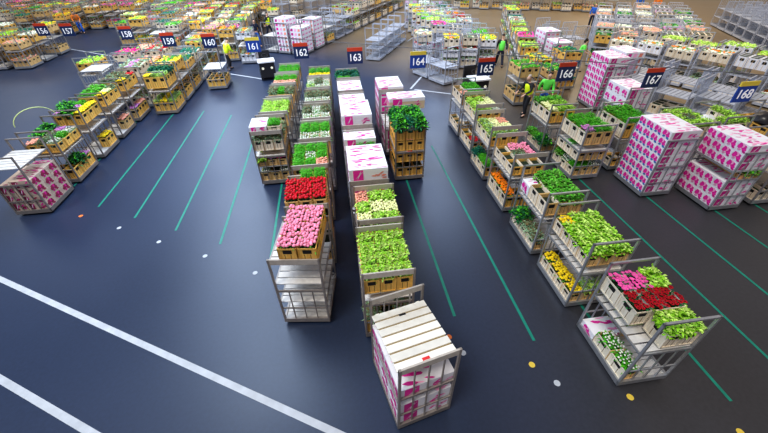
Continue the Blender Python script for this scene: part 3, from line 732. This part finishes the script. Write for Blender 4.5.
# centre right columns beyond sign 165
block([6.6, 7.8, 9.0], lambda x: 22.2+(x-6.6)*.1, 9, -14, ['pale', 'full', 'pale', 'full', 'pale', 'empty'], 'white crate trolley beyond sign 165', 'trolleys of the white columns beyond sign 165', 1.55, .05, 'fb')
def train(x, y, ux, uy, n, rot, kinds, desc, grp, step=1.48, style='fb', codes=None, jit=.03):
    rnd = random.Random(desc)
    for k in range(n):
        kd = kinds[k % len(kinds)]; cd = (codes or CODES)[rnd.randrange(len(codes or CODES))]
        st = style if kd != 'empty' else 'fbc'
        far(x+ux*k*step+rnd.uniform(-jit, jit), y+uy*k*step, rot, kd, cd, f'{desc}, {ORD[k] if k else "nearest"} of its line', grp, st, (1.12,) if kd != 'empty' else (.75, 1.35))
train(10.15, 19.6, .33, .944, 10, -19, ['crate', 'crate', 'pale'], 'crate trolley in the single column right of the green vest person', 'trolleys of the single column beyond sign 165', 1.46, 'f')
far(8.5, 15.95, 0, 'crate', 'gm', 'green topped crate trolley beside the bending man under sign 166', None, 'f')
far(10.0, 16.0, 0, 'crate', 'dg', 'dark green topped crate trolley left of sign 166', None, 'f')
far(10.1, 17.7, 0, 'crate', 'Yx', 'crate trolley with yellow flowers behind sign 166', None, 'f')
far(11.6, 17.6, 0, 'crate', 'bd', 'crate trolley with blue green leaves behind sign 166', None, 'f')
far(12.6, 20.1, 0, 'carton', '', 'nearer trolley of pink printed cartons behind the green topped trolleys', None, 'f')
far(12.7, 21.7, 0, 'carton', '', 'trolley of pink printed cartons left of the person in green', None, 'f')
for k, (x, y) in enumerate([(13.6, 22.6), (15.2, 22.9), (14.2, 24.6)]):
    far(x, y, 0, 'empty', '', f'grey barred trolley behind the pink cartons, {["left", "right", "back"][k]} one of three', 'three barred trolleys behind the pink cartons', 'fbc', (1.2,))
# carton trolleys behind the tall tower, then the crowded right hand side
far(13.4, 15.7, 0, 'carton', '', 'trolley of pink printed cartons right behind the tall carton tower', None, 'f')
train(15.2, 11.4, -.46, .888, 4, 27, ['empty', 'low', 'empty', 'low'], 'low steel trolley in the short line right of sign 167', 'steel trolleys right of sign 167', 1.5, 'fb', ['_'])
train(16.9, 10.9, -.46, .888, 4, 27, ['empty'], 'barred trolley in the second short line right of sign 167', 'barred trolleys right of sign 167', 1.5, 'fb', ['_'])
train(20.9, 11.6, -.46, .888, 7, 27, ['empty', 'pale', 'pale', 'pale', 'pale', 'pale', 'pale'], 'barred crate trolley in the long line across the upper right', 'trolleys of the long upper right line', 1.48, 'fbc', ['x', 'WO', '_', 'Kp', 'x'])
train(22.9, 12.4, -.46, .888, 7, 27, ['empty', 'pale', 'top', 'pale', 'top', 'pale'], 'green topped trolley in the second line across the upper right', 'trolleys of the second upper right line', 1.48, 'fb', ['l', 'g', 'p'])
for a in range(5):
    train(15.6+a*1.35, 21.4-a*.3, .56, .83, 8, -34, ['crate', 'pale', 'pale', 'empty', 'pale'] if a == 0 else ['pale', 'full', 'pale', 'empty'], f'crowded white crate trolley in the {ORD[a] if a else "leftmost"} file at the upper right', 'trolleys of the crowded upper right files', 1.46, 'fb', ['S', '_', 'W', 'R', 'Vx', 'dx', '_'], .1)
for a in range(4):
    train(27.3+a*1.15, 18.6-a*.5, .42, .907, 9, -25, ['empty'], f'empty barred trolley in the {["left", "second", "third", "right"][a]} file along the right hall edge', 'empty barred trolleys of the right hall edge', 1.45)
# trolleys along the far side at the top of the photo
for a in range(2):
    train(12.5+a*1.4, 44.0, 1.5/1.5, -.42, 9, -22, ['crate', 'low'], f'crate trolley in the {["near", "far"][a]} row along the far hall side', 'trolleys along the far hall side', 1.9, 'f')
train(-6.5, 40.5, .86, .5, 6, -29, ['empty', 'empty', 'crate'], 'trolley crossing the far aisle near the top middle', 'trolleys crossing the far aisle', 1.6, 'f')
train(-5.2, 36.5, -.5, .86, 6, 0, ['crate'], 'crate trolley left of the far aisle', 'crate trolleys left of the far aisle', 1.5, 'f', ['Yl', 'O_', '_'])
FAR.sort(key=lambda t: (t[0][0]**2+t[0][1]**2))
n_near = sum(1 for o in C.objects if o.name.startswith('auction_trolley'))
TM = MB()
for k, (a, kw) in enumerate(FAR):
    if n_near+k < 300: far_build(*a, **kw)
    else: far_mass(TM, *a, **kw)
print('FAR', len(FAR), 'near', n_near)
if TM.v: tag(TM.build('auction_trolley'), 'farthest trolleys of the hall, a few pixels each', 'trolleys', kind='stuff')
tag(FC.build('flower_crate'), 'many small crates stacked on the distant trolleys', 'crates', kind='stuff')
tag(FF.build('flower_bunch'), 'many small flower bunches in the distant crates', 'flowers', kind='stuff')
tag(FB.build('flower_carton'), 'many pink printed cartons stacked on the distant trolleys', 'cartons', kind='stuff')

# ------------------------------------------------------------------ number signs and cable
NAVY = mat('navy_sign', (.012, .03, .11), .4); SRED = mat('red_sign_strip', (.60, .06, .02), .45); SYEL = mat('yellow_sign_strip', (.80, .62, .08), .45)
DIG = mat('white_digit', (.95, .95, .97), .4, emit=.15); BLUS = mat('blue_sign', (.02, .07, .35), .4)
def digits(text, size, m):
    cu = bpy.data.curves.new('digits', 'FONT'); cu.body = text; cu.size = size; cu.align_x = 'CENTER'; cu.align_y = 'CENTER'; cu.extrude = .003; cu.offset = .006
    o = bpy.data.objects.new('digits_tmp', cu); C.objects.link(o); bpy.context.view_layer.update()
    me = bpy.data.meshes.new_from_object(o.evaluated_get(bpy.context.evaluated_depsgraph_get()))
    bpy.data.objects.remove(o); me.materials.clear(); me.materials.append(m); me.name = 'digits'; return me
ZC = 3.42
def cabley(x): return 15.45-.545*x
WHERE = {'156': 'leftmost over the small left block', '157': 'second from the left picture edge', '158': 'over the back of the left group', '159': 'over blue green bunches of the left group', '160': 'above the person in yellow vest at left',
 '161': 'beside the dark tractor at left', '162': 'above the left centre column', '163': 'above the centre carton column', '164': 'in front of the lone white crate trolley', '165': 'over the tractor with two headlights',
 '166': 'above the person in light green', '167': 'over the white cartons with big magenta prints', '168': 'nearest the right picture edge'}
def sign(text, x, y, z, yel=False, rz=0.):
    o = bpy.data.objects.new('number_sign', None); C.objects.link(o); o.location = (x, y, z); o.rotation_euler = (0, 0, rz); o.scale = (.74, 1, .80)
    tag(o, f'{"yellow" if yel else "red"} topped blue number sign {text} hanging {WHERE[text]}', 'sign')
    q = MB(); q.box((-.40, -.02, -.36), (.40, .02, .22), BLUS if yel else NAVY); q.build('sign_panel', o)
    q = MB(); q.box((-.40, -.021, .22), (.40, .021, .38), SYEL if yel else SRED); q.build('top_strip', o)
    q = MB()
    for sx in (-.3, .3): q.tube([(sx, 0, .38), (sx, 0, (ZC-z)/.8)], .008, STEEL, 4)
    q.build('hanger', o)
    d = link('digits', digits(text, .46, DIG), o, (0, -.0245, -.08)); d.rotation_euler = (PI/2, 0, 0)
for t, x, y in (('156', -15.0, 23.2), ('157', -13.58, 22.85), ('158', -10.09, 21.35), ('159', -7.44, 19.3), ('160', -5.47, 18.66), ('162', -1.23, 16.0), ('163', .9, 14.82), ('165', 5.33, 12.47), ('166', 7.73, 11.42), ('167', 10.06, 10.34)):
    sign(t, x, y, 3.0)
for t, x, y in (('161', -3.35, 17.47), ('164', 3.18, 13.79), ('168', 11.7, 8.74)): sign(t, x, y, 3.0, True)
q = MB(); q.tube([(x, cabley(x), ZC) for x in range(-30, 27, 4)], .012, mat('dark_cable', (.10, .10, .11), .5), 6)
tag(q.build('overhead_cable'), 'thin steel cable carrying the number signs across the lanes', 'cable')

# ------------------------------------------------------------------ tow tractors
def tractor(x, y, rz, lab):
    o = bpy.data.objects.new('tow_tractor', None); C.objects.link(o); o.location = (x, y, 0); o.rotation_euler = (0, 0, rz); tag(o, lab, 'tractor', 'tow tractors')
    dk = mat('dark_tractor_body', (.03, .028, .03), .4); wh = mat('white_tractor_top', (.80, .80, .80), .4); yl = mat('headlight', (.95, .9, .7), .3, emit=.3)
    q = MB(); q.box((-.42, -.75, .18), (.42, -.05, 1.0), dk); q.box((-.42, -.05, .18), (.42, .75, .45), dk); q.build('body', o)
    q = MB(); q.box((-.48, -.82, 1.0), (.48, -.02, 1.07), wh); q.build('white_top', o)
    q = MB(); q.box((-.32, .25, .45), (.32, .65, .72), dk); q.box((-.32, .62, .72), (.32, .72, 1.35), dk); q.build('seat', o)
    q = MB(); q.tube([(0, -.1, .45), (0, .05, 1.2)], .03, dk); q.tube([(.17*math.cos(a*PI/6), .05+.12*math.sin(a*PI/6), 1.2+.08*math.sin(a*PI/6)) for a in range(13)], .014, dk, 5); q.build('steering_wheel', o)
    for sx in (-.25, .25):
        q = MB(); q.tube([(sx, -.77, .7), (sx, -.74, .7)], .07, yl, 10); q.build('headlight', o)
    for sx in (-.4, .4):
        for sy in (-.5, .5):
            q = MB(); q.tube([(sx-.05, sy, .18), (sx+.05, sy, .18)], .18, RUBBER, 14); q.build('wheel', o)
tractor(-3.9, 23.0, .2, 'dark tow tractor with white top at the head of the train near sign 162')
tractor(7.05, 17.7, .1, 'dark tow tractor with white top and two headlights near sign 165')
# ------------------------------------------------------------------ people
def skin(name, pts, edges, root, m, parent=None, sub=1):
    me = bpy.data.meshes.new(name); me.from_pydata([p[0] for p in pts], edges, [])
    o = bpy.data.objects.new(name, me); C.objects.link(o)
    md = o.modifiers.new('skin', 'SKIN'); md.use_smooth_shade = True
    if not me.skin_vertices: pass
    sv = me.skin_vertices[0].data
    for i, p in enumerate(pts):
        r = p[1] if isinstance(p[1], tuple) else (p[1], p[1]); sv[i].radius = r; sv[i].use_root = i == root
    s = o.modifiers.new('sub', 'SUBSURF'); s.levels = sub; s.render_levels = sub
    bpy.context.view_layer.update()
    me2 = bpy.data.meshes.new_from_object(o.evaluated_get(bpy.context.evaluated_depsgraph_get()))
    bpy.data.objects.remove(o); me2.materials.clear(); me2.materials.append(m); me2.name = name
    return smooth(me2)
def person(x, y, rz, lab, vest, shirt, trousers, hair, pose='stand', bare=False):
    sk = mat('skin_tone', (.62, .38, .27), .5)
    o = bpy.data.objects.new('person', None); C.objects.link(o); o.location = (x, y, 0); o.rotation_euler = (0, 0, rz); o.scale = (1.12, 1.12, 1.04); tag(o, lab, 'person')
    lean = {'stand': .04, 'bend': .42, 'walk': .08, 'reach': .2}[pose]; st = {'walk': .24, 'bend': .16, 'stand': .06, 'reach': .12}[pose]
    V = lambda a, b, c: (a, b, c)
    def T(h, sx=0, fw=0):           # point on the torso, h above pelvis, leaning towards -y
        return (sx, -math.sin(lean)*h - fw*math.cos(lean), .95+math.cos(lean)*h - fw*math.sin(lean))
    kn = .06 if pose != 'bend' else .12
    legs = {s: [(s*.09, 0, .92), (s*.11, -s*st*.55-kn, .50), (s*.12, -s*st, .09), (s*.13, -s*st-.14, .04)] for s in (-1, 1)}
    if pose in ('bend', 'reach'): arm = {s: [T(.50, s*.19), T(.27, s*.25, .12), T(.20, s*.20, .36)] for s in (-1, 1)}
    elif pose == 'walk': arm = {s: [T(.50, s*.19), T(.22, s*.25, s*.08-.03), T(.0, s*.24, s*.18+.05)] for s in (-1, 1)}
    else: arm = {s: [T(.50, s*.19), T(.22, s*.25, .0), T(.02, s*.22, .12)] for s in (-1, 1)}
    # continuous body with five fingers and a thumb root on each palm
    pts = [(T(0), (.13, .10)), (T(.22), (.12, .09)), (T(.42), (.15, .10)), (T(.54), (.06, .06)), (T(.60), (.055, .055)), (T(.68, 0, .01), (.085, .095)), (T(.76, 0, .01), (.08, .09)), (T(.82, 0, .0), (.045, .05)), (T(.69, 0, .10), (.014, .016))]
    ed = [(0, 1), (1, 2), (2, 3), (3, 4), (4, 5), (5, 6), (6, 7), (5, 8)]
    for s in (-1, 1):
        k = len(pts); l = legs[s]; pts += [(l[0], (.085, .085)), (l[1], (.058, .058)), (l[2], (.042, .042)), (l[3], (.045, .03))]; ed += [(0, k), (k, k+1), (k+1, k+2), (k+2, k+3)]
        k = len(pts); a = [Vector(p) for p in arm[s]]; d = (a[2]-a[1]).normalized(); palm = a[2]+d*.07; side = d.cross(Vector((0, 0, 1))); side = side.normalized() if side.length > .1 else Vector((1, 0, 0)); bend = Vector((0, 0, -1)) if abs(d.z) < .8 else Vector((0, -1, 0))
        pts += [(a[0], (.055, .055)), (a[1], (.042, .042)), (a[2], (.028, .028)), (palm, (.036, .018))]; ed += [(2, k), (k, k+1), (k+1, k+2), (k+2, k+3)]
        for f, (off, ln) in enumerate(((-.03, .065), (-.01, .08), (.012, .075), (.033, .058))):
            b0 = palm+d*.03+side*off; j = len(pts)
            pts += [(b0, (.009, .009)), (b0+d*ln*.6+bend*.01, (.008, .008)), (b0+d*ln*.85+bend*.035, (.007, .007))]; ed += [(k+3, j), (j, j+1), (j+1, j+2)]
        j = len(pts); pts += [(palm-side*.05*s-d*.01, (.010, .010)), (palm-side*.07*s+d*.03+bend*.015, (.008, .008))]; ed += [(k+3, j), (j, j+1)]
    link('body', skin('body', pts, ed, 0, sk), o)
    # trousers, shoes, jacket sleeves, vest
    p = [(T(.06), (.155, .125)), (T(-.03), (.15, .12))]; e_ = [(0, 1)]
    for s in (-1, 1):
        k = len(p); l = legs[s]; p += [(l[0], (.10, .10)), (l[1], (.078, .078)), ((l[2][0], l[2][1], .12), (.068, .068))]; e_ += [(1, k), (k, k+1), (k+1, k+2)]
    link('trousers', skin('trousers', p, e_, 0, mat('trousers_' + trousers[0], trousers[1], .8)), o)
    p = [(T(.03), (.15, .115)), (T(.22), (.145, .115)), (T(.43), (.17, .12)), (T(.53), (.08, .075))]; e_ = [(0, 1), (1, 2), (2, 3)]
    for s in (-1, 1):
        k = len(p); a = arm[s]; p += [(a[0], (.072, .072)), (a[1], (.056, .056))]; e_ += [(2, k), (k, k+1)]
        if not bare: p.append(((Vector(a[2])*.92+Vector(a[1])*.08), (.044, .044))); e_.append((k+1, k+2))
    link('shirt', skin('shirt', p, e_, 0, mat('shirt_' + shirt[0], shirt[1], .8)), o)
    if vest:
        p = [(T(-.08), (.185, .15)), (T(.2), (.18, .15)), (T(.42), (.20, .155)), (T(.52), (.13, .11))]; e_ = [(0, 1), (1, 2), (2, 3)]
        link('safety_vest', skin('safety_vest', p, e_, 0, mat('vest_' + vest[0], vest[1], .55, emit=.12)), o)
    for s in (-1, 1):
        l = legs[s]; m_ = mat('shoe', (.02, .02, .02), .5)
        link('shoe', skin('shoe', [((l[2][0], l[2][1]+.04, .05), (.045, .045)), ((l[3][0], l[3][1]-.0, .04), (.05, .036)), ((l[3][0], l[3][1]-.06, .03), (.04, .026))], [(0, 1), (1, 2)], 0, m_), o)
    link('hair', skin('hair', [(T(.74, 0, -.045), (.085, .08)), (T(.81, 0, -.02), (.085, .085)), (T(.84, 0, .03), (.06, .05))] + ([(T(.62, 0, -.08), (.06, .04))] if hair[0] == 'long' else []), [(0, 1), (1, 2)] + ([(0, 3)] if hair[0] == 'long' else []), 0, mat('hair_' + hair[0], hair[1], .6)), o)
    for s in (-1, 1):
        q = MB(); c_ = Vector(T(.715, s*.033, .088)); q.tube([c_, c_+Vector((0, -.012, 0))], .011, BLACK, 6); q.build('eye', o)
    q = MB(); c_ = Vector(T(.64, 0, .088)); q.tube([c_+Vector((-.025, 0, 0)), c_+Vector((.025, 0, 0))], .007, mat('lip', (.45, .12, .10), .5), 5); q.build('mouth', o)
YV = ('yellow', (.75, .95, .02)); GV = ('green', (.18, .90, .12)); NV = ('navy', (.015, .02, .045)); BK = ('black', (.02, .02, .025)); BL = ('blue', (.03, .10, .35)); JN = ('jeans', (.12, .25, .45))
DH = ('short', (.03, .02, .015)); LH = ('long', (.03, .02, .015)); GH = ('grey', (.45, .38, .32)); ORG = ('orange', (.90, .25, .03)); BLU = ('bright_blue', (.03, .15, .60))
person(8.55, 14.85, -1.3, 'person in yellow vest and black clothes leaning towards the green topped trolley', YV, BK, BK, GH, 'reach')
person(9.42, 15.0, -.3, 'person in light green top walking just right of the bending person', None, GV, BL, DH, 'walk')
person(10.35, 22.3, 3.0, 'person in green vest seen from behind between the white crate columns', GV, BK, NV, DH, 'walk')
person(14.35, 20.4, .9, 'person with long dark hair in green top beside the tall carton tower', GV, GV, JN, LH, 'reach', True)
person(-6.55, 24.9, 2.3, 'person in yellow vest leaning beside the crates near sign 160', YV, YV, BK, DH, 'bend')
person(-4.9, 33.6, 1.2, 'person in yellow vest walking in the far aisle', YV, NV, NV, DH, 'walk')
person(-5.5, 30.8, .4, 'person in dark clothes walking in the far aisle', None, NV, BL, DH, 'walk')
person(22.3, 31.5, -.8, 'person in bright blue clothes among the crowded upper right trolleys', None, BLU, NV, DH, 'stand')
person(29.8, 35.8, -.5, 'person in dark blue at the end of the crowded right files', None, BLU, NV, DH, 'stand')
person(31.0, 35.0, -.8, 'person in orange shirt beside the upper right trolleys', None, ORG, NV, DH, 'stand')
person(-22.0, 39.0, .4, 'person in orange jacket and blue trousers beside the far left crates', None, ORG, BLU, DH, 'bend')
LONG = [(o.name, o['label']) for o in C.objects if 'label' in o and len(o['label'].split()) > 16]
print('LONG', len(LONG), LONG[:12])
print('COUNTS crates', NCR[0], 'bunches', NBU[0], 'cartons', NCA[0], 'objects', len(bpy.data.objects))
